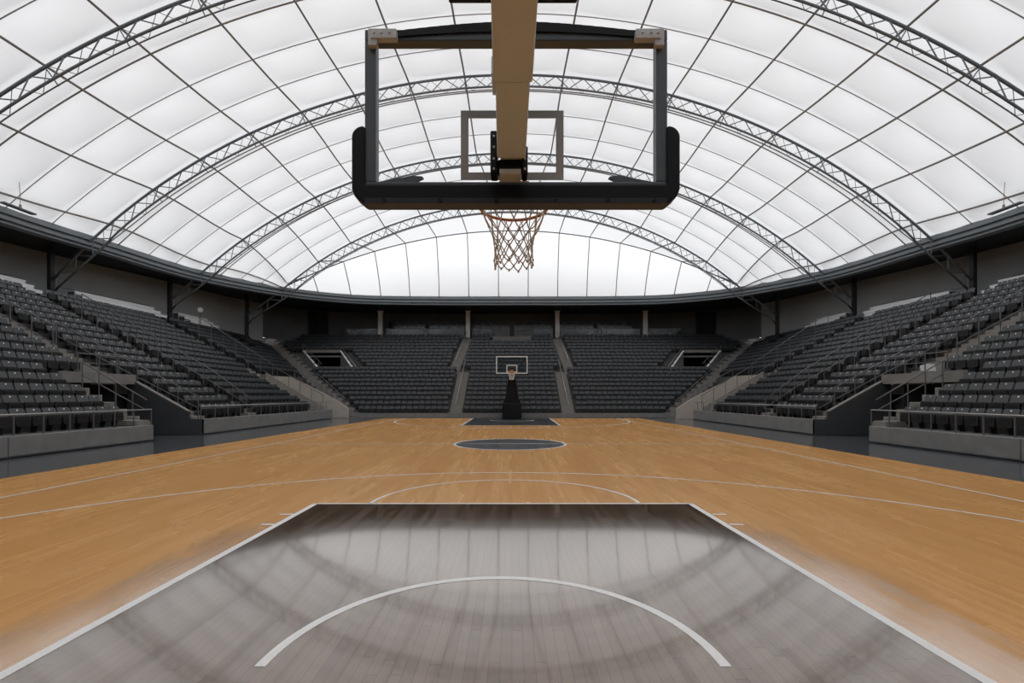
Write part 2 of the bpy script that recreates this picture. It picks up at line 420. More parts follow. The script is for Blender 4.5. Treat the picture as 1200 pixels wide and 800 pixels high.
# far end stand
st = MB(); NE = 20
CV = dict(x0=12.3, x1=15.0, y0=37.75, y1=40.6)
def cin(y): return CV['x0'] + .80*(y-CV['y0'])
def cout(y): return CV['x1'] + .95*(y-CV['y0'])
for i in range(NE):
    y0, y1, z = yend(i), yend(i+1), zend(i)
    xm = y0 - MIT
    if 9 < i < 15:
        a, c = cin(y0), cout(y0)
        st.box(-a, a, y0, y1, 0, z)
        for s in (-1,1): st.box(s*c, s*max(c+.1, xm), y0, y1, 0, z); st.box(s*a, s*c, y0, y1, 0, zend(9))
    elif i >= 15:
        a, c = cin(40.6), cout(40.6)
        st.box(-a, a, y0, y1, 0, z)
        for s in (-1,1): st.box(s*c, s*xm, y0, y1, 0, z); st.box(s*a, s*c, y0, y1, 4.85, z); st.box(s*a, s*c, y0, y1, 0, zend(9))
    else:
        st.box(-xm, xm, y0, y1, 0, z)
st.box(-29, 29, yend(NE), 47.5, 0, zend(NE))
struct('floor_far_stand', st, M['tread'])
b = MB(); b.box(-10.3, 10.3, 31.3, 31.42, 0, .3); b.box(-10.3,10.3,31.42,31.62,0,.15)
struct('plinth_wall_far', b, M['concrete'])
sb = MB()
def esteps(i0, i1, fx, wd):
    for i in range(i0, i1):
        y0, y1 = yend(i), yend(i+1); xc = fx(y0)
        for sg in (-1, 1):
            sb.box(sg*(xc-wd/2), sg*(xc+wd/2), y0-.02, y1, zend(i)-.33, zend(i)+.012)
            sb.box(sg*(xc-wd/2), sg*(xc+wd/2), y0+.3, y1, zend(i), zend(i)+RR/2)
esteps(0, 10, lambda y: 3.78, .85); esteps(10, NE, lambda y: 4.55-.085*(y-37.6), .8)
esteps(0, 10, lambda y: y-MIT-.45, .75); esteps(10, NE, lambda y: y-MIT-.5, .8)
struct('stair_floor_far', sb, M['concrete_lt'])
# corner tunnels
for s, nm in ((-1,'left'),(1,'right')):
    y0, y1, z0 = CV['y0'], CV['y1'], zend(9)
    for k, fx in enumerate((cin, cout)):
        b = MB(); x0, x1 = s*fx(y0), s*fx(y1)
        b.prism([(x0,y0,z0),(x0,y0,z0+.12),(x1,y1,5.25),(x1,y1,z0)], (s*(.12 if k else -.12),0,0))
        struct('corner_wall_%s_%d' % (nm,k+1), b, M['concrete_lt'])
        t = MB(); t.beam((x0,y0-.02,z0+.14),(x1,y1,5.28),.14,.05); struct('corner_trim_%s_%d' % (nm,k+1), t, M['col'])
    b = MB(); b.box(s*cin(y1), s*cout(y1), y1, y1+.15, 4.72, 5.35); struct('corner_beam_'+nm, b, M['concrete'])
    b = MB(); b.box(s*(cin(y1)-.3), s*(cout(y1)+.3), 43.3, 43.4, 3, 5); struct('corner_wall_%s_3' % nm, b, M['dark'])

def erow(i, xa, xb, block):
    y = yend(i) + .40
    n = int((xb-xa+.001)/PITCH); off = (xb-xa-n*PITCH)/2
    for k in range(n):
        seats.append((xa+off+PITCH*(k+.5), y, zend(i), 0, block, i, k))
for i in range(NE):
    y = yend(i)+.4
    if i < 10:
        erow(i, -3.3, 3.3, 'far centre')
        for s, nm in ((-1,'far left'),(1,'far right')):
            a, c = 4.22, y-MIT-1.0
            erow(i, *( (a, c) if s > 0 else (-c, -a) ), nm)
    else:
        hw = 4.55-.085*(y-37.6)
        if i < 18: erow(i, -hw+.45, hw-.45, 'far centre')
        else:
            erow(i, -hw+.45, -1.9, 'far centre'); erow(i, 1.9, hw-.45, 'far centre')
        for s, nm in ((-1,'far left'),(1,'far right')):
            a = hw+.45; c = cin(y)-.75 if i < 15 else y-MIT-1.0
            erow(i, *( (a, c) if s > 0 else (-c, -a) ), nm)

# columns the roof trusses stand on (seats keep clear of them)
TR = [(10.3,23.0,25.6,6.9),(17.65,22.6,25.2,6.9),(25.0,21.95,24.1,7.0),(31.8,20.85,22.75,7.35),(36.6,17.6,20.3,7.15)]
def clear(q):
    for (ty, _, fx, _) in TR:
        if abs(q[1]-ty) < .55 and abs(abs(q[0])-fx) < .75: return False
    return True
def inside(q):
    for a, c in zip(WALL0, WALL0[1:]):
        if a[1] <= q[1] <= c[1]: return abs(q[0]) < a[0]+(c[0]-a[0])*(q[1]-a[1])/(c[1]-a[1])-.75
    return True
WALL0 = [(27.5,0),(27.3,12),(26.4,24.5),(24.1,33),(22.4,39.5),(19.2,44.3),(13,46.2)]
seats = [q for q in seats if clear(q) and inside(q)]

# ---- one seat with its parts
def seat_parts():
    """width along x, facing -y, origin on the tread under the backrest"""
    tilt = math.radians(17)
    def back():
        mb = MB(); out = rrect(.37, .225, .05, 4, 0)
        rows = []
        for d, sc in ((0,.94),(.008,1.0),(.026,1.0),(.034,.94)):
            r = []
            for x, z in out:
                x2, z2 = x*sc, .1125+(z-.1125)*sc
                yy = d
                r.append((x2, yy*math.cos(tilt)+z2*math.sin(tilt)-.03, .40+z2*math.cos(tilt)-yy*math.sin(tilt)))
            rows.append(r)
        mb.grid(rows, closed=True)
        n = len(out); mb.f.append(tuple(range(n))); mb.f.append(tuple(reversed(range(3*n, 4*n))))
        return mb
    def pan():
        mb = MB(); out = rrect(.345, .27, .04, 3, 0)
        rows = []
        for d, sc in ((0,.93),(.012,1.0),(.05,1.0),(.06,.95)):
            rows.append([(x*sc, -.145+d+.20*(z-.13)*.25, .17+.135+(z-.135)*sc) for x, z in out])
        mb.grid(rows, closed=True); n = len(out); mb.f.append(tuple(range(n))); mb.f.append(tuple(reversed(range(3*n,4*n))))
        for k in range(4): mb.box(-.12,.12,-.155,-.14,.215+k*.045,.235+k*.045)
        return mb
    def leg():
        mb = MB(); mb.prism([(-.015,-.02,0),(-.015,.09,0),(-.015,.075,.34),(-.015,.02,.36),(-.015,-.10,.24),(-.015,-.10,.21)], (.03,0,0)); mb.box(-.05,.05,-.03,.11,0,.012); return mb
    def disc():
        mb = MB(); c = []
        z2 = .178
        for k in range(10):
            a = 2*PI*k/10; x = .02*math.cos(a); z = z2+.02*math.sin(a)
            c.append((x, -.006*math.cos(tilt)+z*math.sin(tilt)-.03, .40+z*math.cos(tilt)+.006*math.sin(tilt)))
        mb.prism(c, (0,.006,0)); return mb
    return back(), pan(), leg(), disc()
sb_, sp_, sl_, sd_ = seat_parts()
ME = dict(backrest=sb_.mesh('backrest', M['seat']), seat_pan=sp_.mesh('seat_pan', M['pan']), support_leg=sl_.mesh('support_leg', M['seatsteel']), number_disc=sd_.mesh('number_disc', M['plate']))

def shown(q):
    x, y, z = q[0], q[1], q[2]+.4
    px, py = 600+F*x/y, 464-F*(z-H)/y
    return 4 < px < 1196 and py < 800
order = sorted([q for q in seats if shown(q)], key=lambda q: q[1]*q[1] + (0 if abs(q[0]) > 11 else 50))
near = order[:300]; nearset = set(id(q) for q in near)
BL = {'near':'stand {s} of the court, before the tunnel', 'second':'block just past the {s} tunnel'}
for q in near:
    x, y, z, rz, bk, r, k = q
    kind, sd = bk.rsplit(' ', 1)
    if kind == 'near':
        lab = 'black folding seat in near %s block, row %s up, %s seat from the tunnel stairs' % (sd, ORD[r], ORD[k])
    elif kind == 'second':
        lab = 'black folding seat in block beyond %s tunnel, row %s up, %s from the tunnel' % (sd, ORD[r], ORD[k])
    elif kind == 'third':
        lab = 'black folding seat past second %s aisle, row %s up, %s from that aisle' % (sd, ORD[r], ORD[k])
    else:
        lab = 'black folding seat in %s block, row %s up, %s along' % (bk, ORD[r], ORD[k])
    t = thing('stadium_seat', lab, 'seat', (x,y,z), 'folding seats of the %s %s block' % (kind, sd), rz)
    for n, me in ME.items():
        o = D.objects.new(n, me); C.objects.link(o); o.parent = t
        if n == 'number_disc': o['label'] = 'small white number disc'
# the many seats further off, one mesh
sv, sf, sm = [], [], []
def simple_seat():
    mb = MB(); t = math.radians(17); w_ = .18
    def P(x, d, z): return (x, d*math.cos(t)+z*math.sin(t)-.03, .40+z*math.cos(t)-d*math.sin(t))
    o = [(-w_,0),(w_,0),(w_,.185),(w_-.04,.225),(-w_+.04,.225),(-w_,.185)]
    A = [P(x,0,z) for x, z in o]; B = [P(x,.034,z) for x, z in o]; n = 6
    mb.v = A+B; mb.f = [tuple(reversed(range(n))), tuple(range(n,2*n))] + [(i,(i+1)%n,n+(i+1)%n,n+i) for i in range(n)]
    nb = len(mb.f)
    mb.box(-.17,.17,-.15,-.09,.17,.43); mb.box(-.015,.015,-.05,.07,0,.33)
    return mb, nb
ss, nb = simple_seat()
for q in seats:
    if id(q) in nearset: continue
    x, y, z, rz = q[:4]; c, s_ = math.cos(rz), math.sin(rz); b0 = len(sv)
    jt = random.uniform(-.012,.012)
    for vx, vy, vz in ss.v: sv.append((x+vx*c-vy*s_, y+vx*s_+vy*c, z+vz+jt*(vz>.4)))
    for i, f in enumerate(ss.f): sf.append(tuple(b0+k for k in f)); sm.append(0 if i < nb else 1)
me = D.meshes.new('stadium_seating'); me.from_pydata(sv, [], sf); me.materials.append(M['seat']); me.materials.append(M['pan'])
me.polygons.foreach_set('material_index', sm); me.update()
so = D.objects.new('stadium_seating', me); C.objects.link(so)
tag(so, 'rows upon rows of black folding seats filling the rest of the stands', 'seating', kind='stuff')

# ------------------------------------------------------------------ guard rails and handrails
def rail(name, label, cat, pts, floor, gap, mid=True, group=None, light=False, r=.019, last=True):
    """pts: the top rail's points; floor(p): height of the ground under p; posts every gap along the way"""
    p0 = Vector(pts[0]); base = (p0.x, p0.y, floor(p0))
    t = thing(name, label, cat, base, group)
    Off(t).tube(pts, r*1.15, 6).build('top_rail', M['railtop'] if light else M['rail'], t, True)
    if mid:
        Off(t).tube([Vector(p)-Vector((0,0,(Vector(p).z-floor(Vector(p)))*.48)) for p in pts], r*.8, 6).build('mid_rail', M['rail'], t, True)
    ps = [Vector(p) for p in pts]; acc = 0; nxt = 0
    for a, c in zip(ps, ps[1:]):
        l = (c-a).length
        while nxt <= acc + l + 1e-6:
            p = a + (c-a)*((nxt-acc)/l); zf = floor(p)
            if p.z - zf > .1: Off(t).tube([(p.x,p.y,zf),(p.x,p.y,p.z)], r, 6).build('post', M['rail'], t)
            nxt += gap
        acc += l
    return t
for s, P in SIDES.items():
    XF, YA, YB, YE, nm = P['XF'], P['YA'], P['YB'], P['YE'], P['name']
    k = XF/11.43
    def sfl(p, XF=XF):
        i = max(0, int((abs(p.x)-XF-.25)/RT)); return zrow(min(i, NS))
    x = s*(XF+.06)
    rail('guard_rail', 'grey steel guard rail on the near concrete wall of the %s stand' % nm, 'railing', [(x,YA-.03,.99),(x,5.5,.99)], lambda p: .5, .7, False, light=True)
    rail('guard_rail', 'grey steel guard rail on the far concrete wall of the %s stand' % nm, 'railing', [(x,YB+.05,1.04),(x,YE-.03,1.04)], lambda p: .57, .85, False, light=True)
    rail('stair_handrail', 'handrail sloping down the near side of the %s tunnel mouth' % nm, 'handrail', [(s*(XF+2.3),YA+.02,2.5),(s*(XF+.25),YA+.02,1.3)], lambda p: max(.6, .66+.55*(abs(p.x)-XF-.5)), .62)
    rail('stair_handrail', 'long handrail descending the stairs just past the %s tunnel' % nm, 'handrail', [(s*(XF+5.5*k),YB+.15,4.15),(s*(XF+.22),YB+.15,1.4)], sfl, .85)
    rail('stair_handrail', 'handrail of the upper stairs above the %s tunnel' % nm, 'handrail', [(s*(XF+8.3*k),YB-.95,5.9),(s*(XF+4.4*k),YB-.95,3.8)], sfl, .85)
    rail('stair_handrail', 'handrail down the second stairway of the %s stand' % nm, 'handrail', [(s*(XF+8.1*k),YB+4.1,6.05),(s*(XF+2.2*k),YB+4.1,2.6),(s*(XF+.35),YB+4.1,1.25)], sfl, .8)
    rail('stair_handrail', 'handrail down the third stairway of the %s stand' % nm, 'handrail', [(s*(XF+7.9*k),YE-.9,6.3),(s*(XF+3.2*k),YE-.9,3.3)], sfl, .9)
    rail('stair_handrail', 'handrail on the near parapet of the %s corner tunnel' % nm, 'handrail', [(s*(XF+3.0*k),YE-1.0,3.1),(s*(XF+.1),YE-1.0,1.45)], lambda p: max(.6,.75+.59*(abs(p.x)-XF-.15)), .8, False)
    rail('stair_handrail', 'handrail on top of the beige wall in the %s corner' % nm, 'handrail', [(s*(XF+2.7),YE+.67,3.05),(s*(XF-.75),YE+.67,1.2)], lambda p: min(2.66, max(.62, 1.15+.51*(abs(p.x)-XF+.05))), .9, False)
    rail('guard_rail', 'short guard rail over the lintel of the %s tunnel' % nm, 'railing', [(s*(XF+2.52),YA+.1,2.8),(s*(XF+2.52),YB-.05,2.8)], lambda p: 2.2, .8)
    zc = zrow(NS)-.02
    rail('guard_rail', 'thin rail along the walkway above the %s stand' % nm, 'railing', [(s*25.75,15.5,7.5),(s*25.35,24.2,7.5)], lambda p: zc, 1.2, light=False, r=.014)
    rail('guard_rail', 'thin rail of the upper walkway further along the %s stand' % nm, 'railing', [(s*24.75,25.8,7.35),(s*23.75,31.3,7.35)], lambda p: zc, 1.2, r=.014)
    rail('stair_handrail', 'handrail along the outer wall of the upper %s corner tunnel' % nm, 'handrail', [(s*cout(40.6),40.5,5.85),(s*cout(37.8),37.8,3.95)], lambda p: zend(9)+.14+ (p.y-37.75)*.74, .9, False)
    rail('stair_handrail', 'pale handrail along the inner wall of the upper %s corner tunnel' % nm, 'handrail', [(s*cin(40.5),40.5,5.62),(s*cin(37.8),37.8,3.75)], lambda p: zend(9)+.14+ (p.y-37.75)*.74, .9, False, light=True)
    rail('guard_rail', 'low barrier across the mouth of the upper %s corner tunnel' % nm, 'railing', [(s*(cin(38.2)+.1),38.2,3.75),(s*(cout(38.2)-.1),38.2,3.75)], lambda p: zend(9), .45)
    efl = lambda p: zend(max(0, min(NE, int((p.y-31.6)/RT+1e-6))))
    rail('stair_handrail', 'pale handrail of the lower %s aisle behind the distant hoop' % nm, 'handrail', [(s*3.72,38.2,4.35),(s*3.8,32.2,.85)], efl, 1.0, False, light=True)
    rail('stair_handrail', 'pale handrail of the upper %s aisle behind the distant hoop' % nm, 'handrail', [(s*4.1,43.4,7.3),(s*4.5,38.2,4.35)], efl, 1.0, False, light=True)
    rail('stair_handrail', 'handrail beside the corner steps at the end of the %s stand' % nm, 'handrail', [(s*17.3,38.4,4.7),(s*11.25,32.3,1.25)], efl, 1.0, False)

# ------------------------------------------------------------------ perimeter walls, soffit, fascia
def smooth_poly(pts, n=6):
    """Catmull-Rom through pts"""
    out = []
    P = [Vector(pts[0])*2-Vector(pts[1])] + [Vector(p) for p in pts] + [Vector(pts[-1])*2-Vector(pts[-2])]
    for i in range(1, len(P)-2):
        for k in range(n):
            t = k/n; a, b, c, d = P[i-1], P[i], P[i+1], P[i+2]
            out.append(.5*((2*b)+(c-a)*t+(2*a-5*b+4*c-d)*t*t+(3*b-a-3*c+d)*t**3))
    out.append(P[-2]); return out
RING = smooth_poly([(23.4,-12),(23.2,0),(23.0,10),(22.55,21),(21.9,25.5),(20.8,31.6),(17.6,36.6),(14.2,39.0),(11.1,39.9),(5.5,40.2),(0,40.2)], 6)
WALL = smooth_poly([(27.6,-12),(27.5,0),(27.3,12),(26.4,24.5),(24.1,33),(22.4,39.5),(19.2,44.3),(13,46.2),(6,46.5),(0,46.5)], 6)
def full(half): return [(-p.x,p.y) for p in half] + [(p.x,p.y) for p in reversed(half)][1:]
RF, WF = full(RING), full(WALL)
ZR, ZFB, ZSO = H+8.3, 9.12, 9.42
def off(poly, d):
    out = []
    for i, p in enumerate(poly):
        a, c = poly[max(0,i-1)], poly[min(len(poly)-1,i+1)]
        t = Vector((c[0]-a[0], c[1]-a[1])).normalized(); out.append((p[0]-t.y*d, p[1]+t.x*d))
    return out
fb = MB()
prof = [(.0,ZR+.1),(.0,ZR-.16),(.16,ZR-.18),(.16,ZR-.25),(.05,ZR-.27),(.05,ZR-.42),(.22,ZR-.45),(.22,ZR-.52),(.1,ZR-.54),(.1,ZFB),(.6,ZFB)]
rows = [[(x,y,z) for x, y in off(RF, d)] for d, z in prof]
fb.grid(rows); struct('trim_1', fb, M['fascia'])
n = min(len(RF), len(WF))
def resample(poly, m):
    L_ = [0]
    for a, c in zip(poly, poly[1:]): L_.append(L_[-1]+math.dist(a, c))
    out = []; j = 0
    for i in range(m):
        t = L_[-1]*i/(m-1)
        while j < len(poly)-2 and L_[j+1] < t: j += 1
        u = (t-L_[j])/max(1e-9, L_[j+1]-L_[j]); a, c = poly[j], poly[j+1]
        out.append((a[0]+(c[0]-a[0])*u, a[1]+(c[1]-a[1])*u))
    return out
sf_ = MB(); A = resample(off(RF,.5),120); B = resample(off(WF,.2),120)
sf_.strip([(x,y,ZFB+.02) for x, y in A], [(x,y,ZSO) for x, y in B])
sf_.strip([(x,y,ZR+.1) for x, y in resample(RF,120)], [(x*1.02,y+.3,ZR+.3) for x, y in B])
struct('ceiling_soffit', sf_, M['soffit'])
# wall: panels along the sides, dark glazed wall at the end
half = len(WALL)
wl = [ (p.x,p.y) for p in WALL ]
ks = next(i for i, p in enumerate(WALL) if p.y > 41)
for s, nm in ((-1,'left'),(1,'right')):
    b = MB(); pts = [(s*p.x,p.y) for p in WALL[:ks+1]]
    o2 = [(s*(p.x+.25),p.y+.05) for p in WALL[:ks+1]]
    zlo = zrow(NS)-.1
    b.strip([(x,y,zlo) for x,y in pts], [(x,y,ZSO+.05) for x,y in pts]); b.strip([(x,y,zlo) for x,y in o2], [(x,y,ZSO+.05) for x,y in o2])
    b.strip([(x,y,ZSO+.05) for x,y in pts], [(x,y,ZSO+.05) for x,y in o2])
    struct('wall_'+nm, b, M['wall'])
b = MB(); pts = [(-p.x,p.y) for p in WALL[ks:]] + [(p.x,p.y) for p in reversed(WALL[ks:])][1:]
b.strip([(x,y,6.5) for x,y in pts], [(x,y,ZSO+.05) for x,y in pts]); b.strip([(x,y+.3,6.5) for x,y in pts], [(x,y+.3,ZSO+.05) for x,y in pts])
struct('wall_far', b, M['farwall'])
b = MB(); b.box(-28,28,-12.3,-12,0,ZSO+1); struct('wall_near', b, M['farwall'])
for s, nm in ((-1,'left'),(1,'right')):
    b = MB(); b.box(s*28.2,s*28.6,-12.3,47.5,-.1,7); struct('wall_outer_'+nm, b, M['farwall'])
b = MB(); b.box(-28.6,28.6,47.3,47.6,-.1,7); struct('wall_outer_far', b, M['farwall'])
for k, s in enumerate((-1,1)):
    d0 = Vector((19.2,44.3,0)); dd = (Vector((13,46.2,0))-d0).normalized(); nn = Vector((-dd.y,dd.x,0))
    if nn.y > 0: nn = -nn
    q0, q1 = d0+dd*.3+nn*.12, d0+dd*2.0+nn*.12
    b = MB(); b.prism([(s*q0.x,q0.y,6.75),(s*q1.x,q1.y,6.75),(s*q1.x,q1.y,9.25),(s*q0.x,q0.y,9.25)], (0,.06,0))
    o = struct('door_%d' % (k+1), b, M['dark'])
    b = MB()
    for u in (.02,.5,.98):
        q = q0.lerp(q1,u)+nn*.03; b.box(s*q.x-.03, s*q.x+.03, q.y-.03, q.y+.02, 6.75, 9.28)
    b.build('door_frame', M['blacksteel'], o)
# suite windows in the far wall and pale columns in front
wx = [-13.6,-10.2,-6.1,-2.05,2.05,6.1,10.2,13.6]
wn = 1
for a, c in zip((-11.9,-8.0,-3.9,.2,4.3,8.3),(-8.4,-4.3,-.2,3.9,7.9,11.7)):
    t = MB(); t.box(a,c,46.3,46.42,6.95,8.55); o = struct('window_%d' % wn, t, M['win'])
    fr = MB()
    fr.box(a-.06,c+.06,46.26,46.34,8.55,8.62); fr.box(a-.06,c+.06,46.26,46.34,7.72,7.77)
    for q in range(5):
        xx = a+(c-a)*q/4; fr.box(xx-.03,xx+.03,46.26,46.34,6.8,8.6)
    f_ = fr.build('window_frame', M['steel'], o); wn += 1
for i, xx in enumerate((-12.2,-4.08,4.2,12.35)):
    b = MB(); b.box(xx-.19,xx+.19,44.15,44.5,zend(NE)-.1,9.5)
    b.box(xx-.24,xx+.24,44.1,44.55,9.2,9.5); struct('column_%d' % (i+1), b, M['col'], bevel=.02)
# glass balustrades on the upper walkway of the far end
for i, (a, c) in enumerate(((-15.6,-12.5),(-11.8,-8.3),(-8.2,-4.5),(-3.7,-1.9),(2.0,3.8),(4.6,8.3),(8.4,12.0),(12.7,15.8))):
    wh = ('in the left corner','beside the left-hand pale column','between the two left pale columns','left of the central platform','right of the central platform','between the two right pale columns','beside the right-hand pale column','in the right corner')[i]
    t = thing('glass_balustrade', 'glass balustrade on the far upper walkway, '+wh, 'balustrade', ((a+c)/2,44.75,zend(NE)), 'far walkway balustrades')
    Off(t).box(a,c,44.74,44.76,zend(NE)+.03,zend(NE)+.95).build('glass_panel', M['balglass'], t)
    Off(t).tube([(a,44.75,zend(NE)+.98),(c,44.75,zend(NE)+.98)],.025).build('top_rail', M['railtop'], t)
    for q in (a,(a+c)/2,c): Off(t).box(q-.02,q+.02,44.73,44.77,zend(NE),zend(NE)+.97).build('post', M['rail'], t)
# commentary desk on the centre of the far stand
t = thing('commentary_desk', 'long beige desk at the top of the far stand between the pale columns', 'desk', (.4,43.0,zend(18)))
Off(t).box(-1.75,1.75,42.75,43.35,zend(18)+.62,zend(18)+.68).build('desk_top', M['concrete_lt'], t)
Off(t).box(-1.7,1.7,42.8,42.84,zend(18)+.0,zend(18)+.62).build('front_panel', M['concrete'], t)
for q in (-1.6,0,1.6): Off(t).box(q-.03,q+.03,42.85,43.25,zend(18),zend(18)+.62).build('leg', M['blacksteel'], t)
# pale press desks behind the top rows of the side stands
for s, nm in ((-1,'left'),(1,'right')):
    zc = zrow(NS)-.02
    for i, (y0, y1, x0, x1) in enumerate(((18.5,23.7,23.9,23.5),(26.0,31.0,23.2,22.6),(32.8,35.6,22.3,22.05))):
        wh = ('before the second roof truss','between the second and third roof trusses','past the third roof truss')[i]
        t = thing('press_desk', 'pale press desk on the %s upper walkway %s' % (nm, wh), 'desk', (s*(x0+x1)/2,(y0+y1)/2,zc), 'press desks on the walkways')
        for tier in range(3):
            dz, dx = .50+.26*tier, .42*tier
            Off(t).prism([(s*(x0+dx-.24),y0+.03,zc+dz-.12),(s*(x0+dx-.22),y0+.03,zc+dz-.12),(s*(x1+dx-.22),y1-.03,zc+dz-.12),(s*(x1+dx-.24),y1-.03,zc+dz-.12)],(0,0,.12)).build('front_panel', M['desk'], t)
            Off(t).prism([(s*(x0+dx-.25),y0,zc+dz),(s*(x0+dx+.2),y0,zc+dz),(s*(x1+dx+.2),y1,zc+dz),(s*(x1+dx-.25),y1,zc+dz)],(0,0,.045)).build('desk_top', M['desk'], t)
            m = int((y1-y0)/1.3)+1
            for q in range(m+1):
                u = q/m; yy = y0+(y1-y0)*u; xx = s*(x0+(x1-x0)*u+dx); yy = min(max(yy,y0+.05),y1-.05)
                Off(t).box(xx-.16,xx+.16,yy-.02,yy+.02,zc,zc+dz).build('leg', M['rail'], t)
# notice board by the right tunnel stairs, floodlight on the left walkway
t = thing('notice_panel', 'small white notice panel at the top of the right tunnel stairs', 'sign', (13.95,16.0,2.2))
Off(t).prism([(13.7,16.0,2.26),(14.2,16.0,2.26),(14.2,16.03,2.48),(13.95,16.03,2.51),(13.7,16.03,2.44)],(0,.02,0)).build('sheet', M['paper'], t)
for q in (13.75,14.13): Off(t).box(q-.015,q+.015,16.03,16.06,2.2,2.45).build('leg', M['rail'], t)
t = thing('work_lamp', 'small white lamp head on a stand beside the left upper stairs', 'lamp', (-21.9,33.6,zrow(NS)-.02))
Off(t).tube([(-21.9,33.6,zrow(NS)-.02),(-21.9,33.6,7.4)],.025).build('stand', M['rail'], t)
Off(t).tube([(-22.0,33.65,7.52),(-21.85,33.5,7.46)],[.13,.17],12).build('lamp_head', M['white'], t)

# ------------------------------------------------------------------ roof
def lerp_tab(tab, x):
    if x <= tab[0][0]: return tab[0][1]
    for (a, u), (b_, v) in zip(tab, tab[1:]):
        if x <= b_: return u+(v-u)*(x-a)/(b_-a)
    return tab[-1][1]
def ringx(y):
    ps = RING
    for a, c in zip(ps, ps[1:]):
        if a.y <= y <= c.y: return a.x+(c.x-a.x)*(y-a.y)/max(1e-9,c.y-a.y)
    return ps[0].x
APX = smooth_poly([(-12,H+16.92),(10,H+16.92),(18,H+16.95),(25,H+16.9),(31.8,H+16.25),(36.6,H+14.85)], 8)
def apex(y):
    for a, c in zip(APX, APX[1:]):
        if a.x <= y <= c.x: return a.y+(c.y-a.y)*(y-a.x)/(c.x-a.x)
    return APX[-1].y
def circ(w_, d):   # half width and drop -> radius
    return (w_*w_+d*d)/(2*d)
def arch(y, n_=None):
    """radius, half angle and apex of the section at y"""
    xr, za = ringx(y), apex(y); R_ = circ(xr, za-ZR); return R_, math.asin(min(1,xr/R_)), za
NP = 9
def frac(k, y):
    """angle fraction of purlin k (1..NP) at depth y"""
    R_, am, za = arch(y)
    if k > NP-1: return 1.0
    if y <= 31.8: return min(1.0, math.radians(4.6+5.17*(k-1))/am)     # wide ridge bay
    R3, a3, _ = arch(31.8); R4, a4, _ = arch(36.6)          # straight pipes over the last bay
    xa = R3*math.sin(min(1.0, math.radians(4.6+5.17*(k-1))/a3)*a3); xb = R4*math.sin(min(1.0, (k-.5)*.15)*a4)
    x = xa+(xb-xa)*(y-31.8)/4.8
    return min(1.0, math.asin(min(1.0, x/R_))/am)
def rpt(f, y, dz=0.0):
    R_, am, za = arch(y); a = f*am
    return Vector((( R_+dz)*math.sin(a), y, za-R_+(R_+dz)*math.cos(a)))
XO = .12      # the roof's ridge lies a touch right of the camera
RIBS = []
TY = [-11.9, -4.5, 2.9, 10.3, 17.65, 25.0, 31.8, 36.6]
for a, c in zip(TY, TY[1:]):
    fr_ = (0,.21,.49,.755) if a < 30 else (0,.25,.5,.75)
    RIBS += [(a+(c-a)*q, q == 0) for q in fr_]
RIBS.append((36.6, True))
# membrane, panel by panel with a soft outward swell
rf = MB()
def levels(y): return [-frac(k,y) for k in range(NP,0,-1)] + [frac(k,y) for k in range(1,NP+1)]
SUB = 7
rows = []
for (ya, _), (yb, _) in zip(RIBS, RIBS[1:]):
    for j in range(SUB):
        v = j/SUB; y = ya+(yb-ya)*v; r = []
        lv = levels(y)
        for p, q in zip(lv, lv[1:]):
            for i in range(SUB):
                u = i/SUB; r.append(rpt(p+(q-p)*u, y, .14-.34*(math.sin(PI*u)*math.sin(PI*v))**.75))
        r.append(rpt(lv[-1], y, .1)); rows.append(r)
y = 36.6; lv = levels(y); r = []
for p, q in zip(lv, lv[1:]):
    for i in range(SUB): r.append(rpt(p+(q-p)*i/SUB, y, .1))
r.append(rpt(lv[-1], y, .1)); rows.append(r)
rf.grid(rows)
# shoulder between the last truss and the end arch
XE = 17.55; ZE = H+13.44; RE = circ(XE, ZE-ZR)
def earch(f, dz=0):
    a = f*math.asin(XE/RE); x = (RE+dz)*math.sin(a)
    return Vector((x, 36.6+2.25*(1-abs(x/XE)**2.2), ZE-RE+(RE+dz)*math.cos(a)))
def efr(k): return min(1.0, (k-.5)*.1345) if k < NP else 1.0
elv = [-efr(k) for k in range(NP,0,-1)] + [efr(k) for k in range(1,NP+1)]
er = []
for p, q in zip(elv, elv[1:]):
    for i in range(SUB): er.append(earch(p+(q-p)*i/SUB, .08))
er.append(earch(elv[-1], .08))
mids = []
for t_ in (.25,.5,.75):
    mids.append([a.lerp(c, t_)+Vector((0,.35*math.sin(PI*t_)*(1-abs(a.x)/18),.25*math.sin(PI*t_)*(1-abs(a.x)/18))) for a, c in zip(rows[-1], er)])
sh = MB(); sh.grid([rows[-1]]+mids+[er])
XSH = lambda mb: [ (v[0]+XO*max(0,1-abs(v[0])/22), v[1], v[2]) for v in mb.v ]
rf.v = XSH(rf); o = struct('ceiling', rf, M['fabric'], smooth=True)
sh.v = XSH(sh); struct('ceiling_shoulder', sh, M['fabric'], smooth=True)
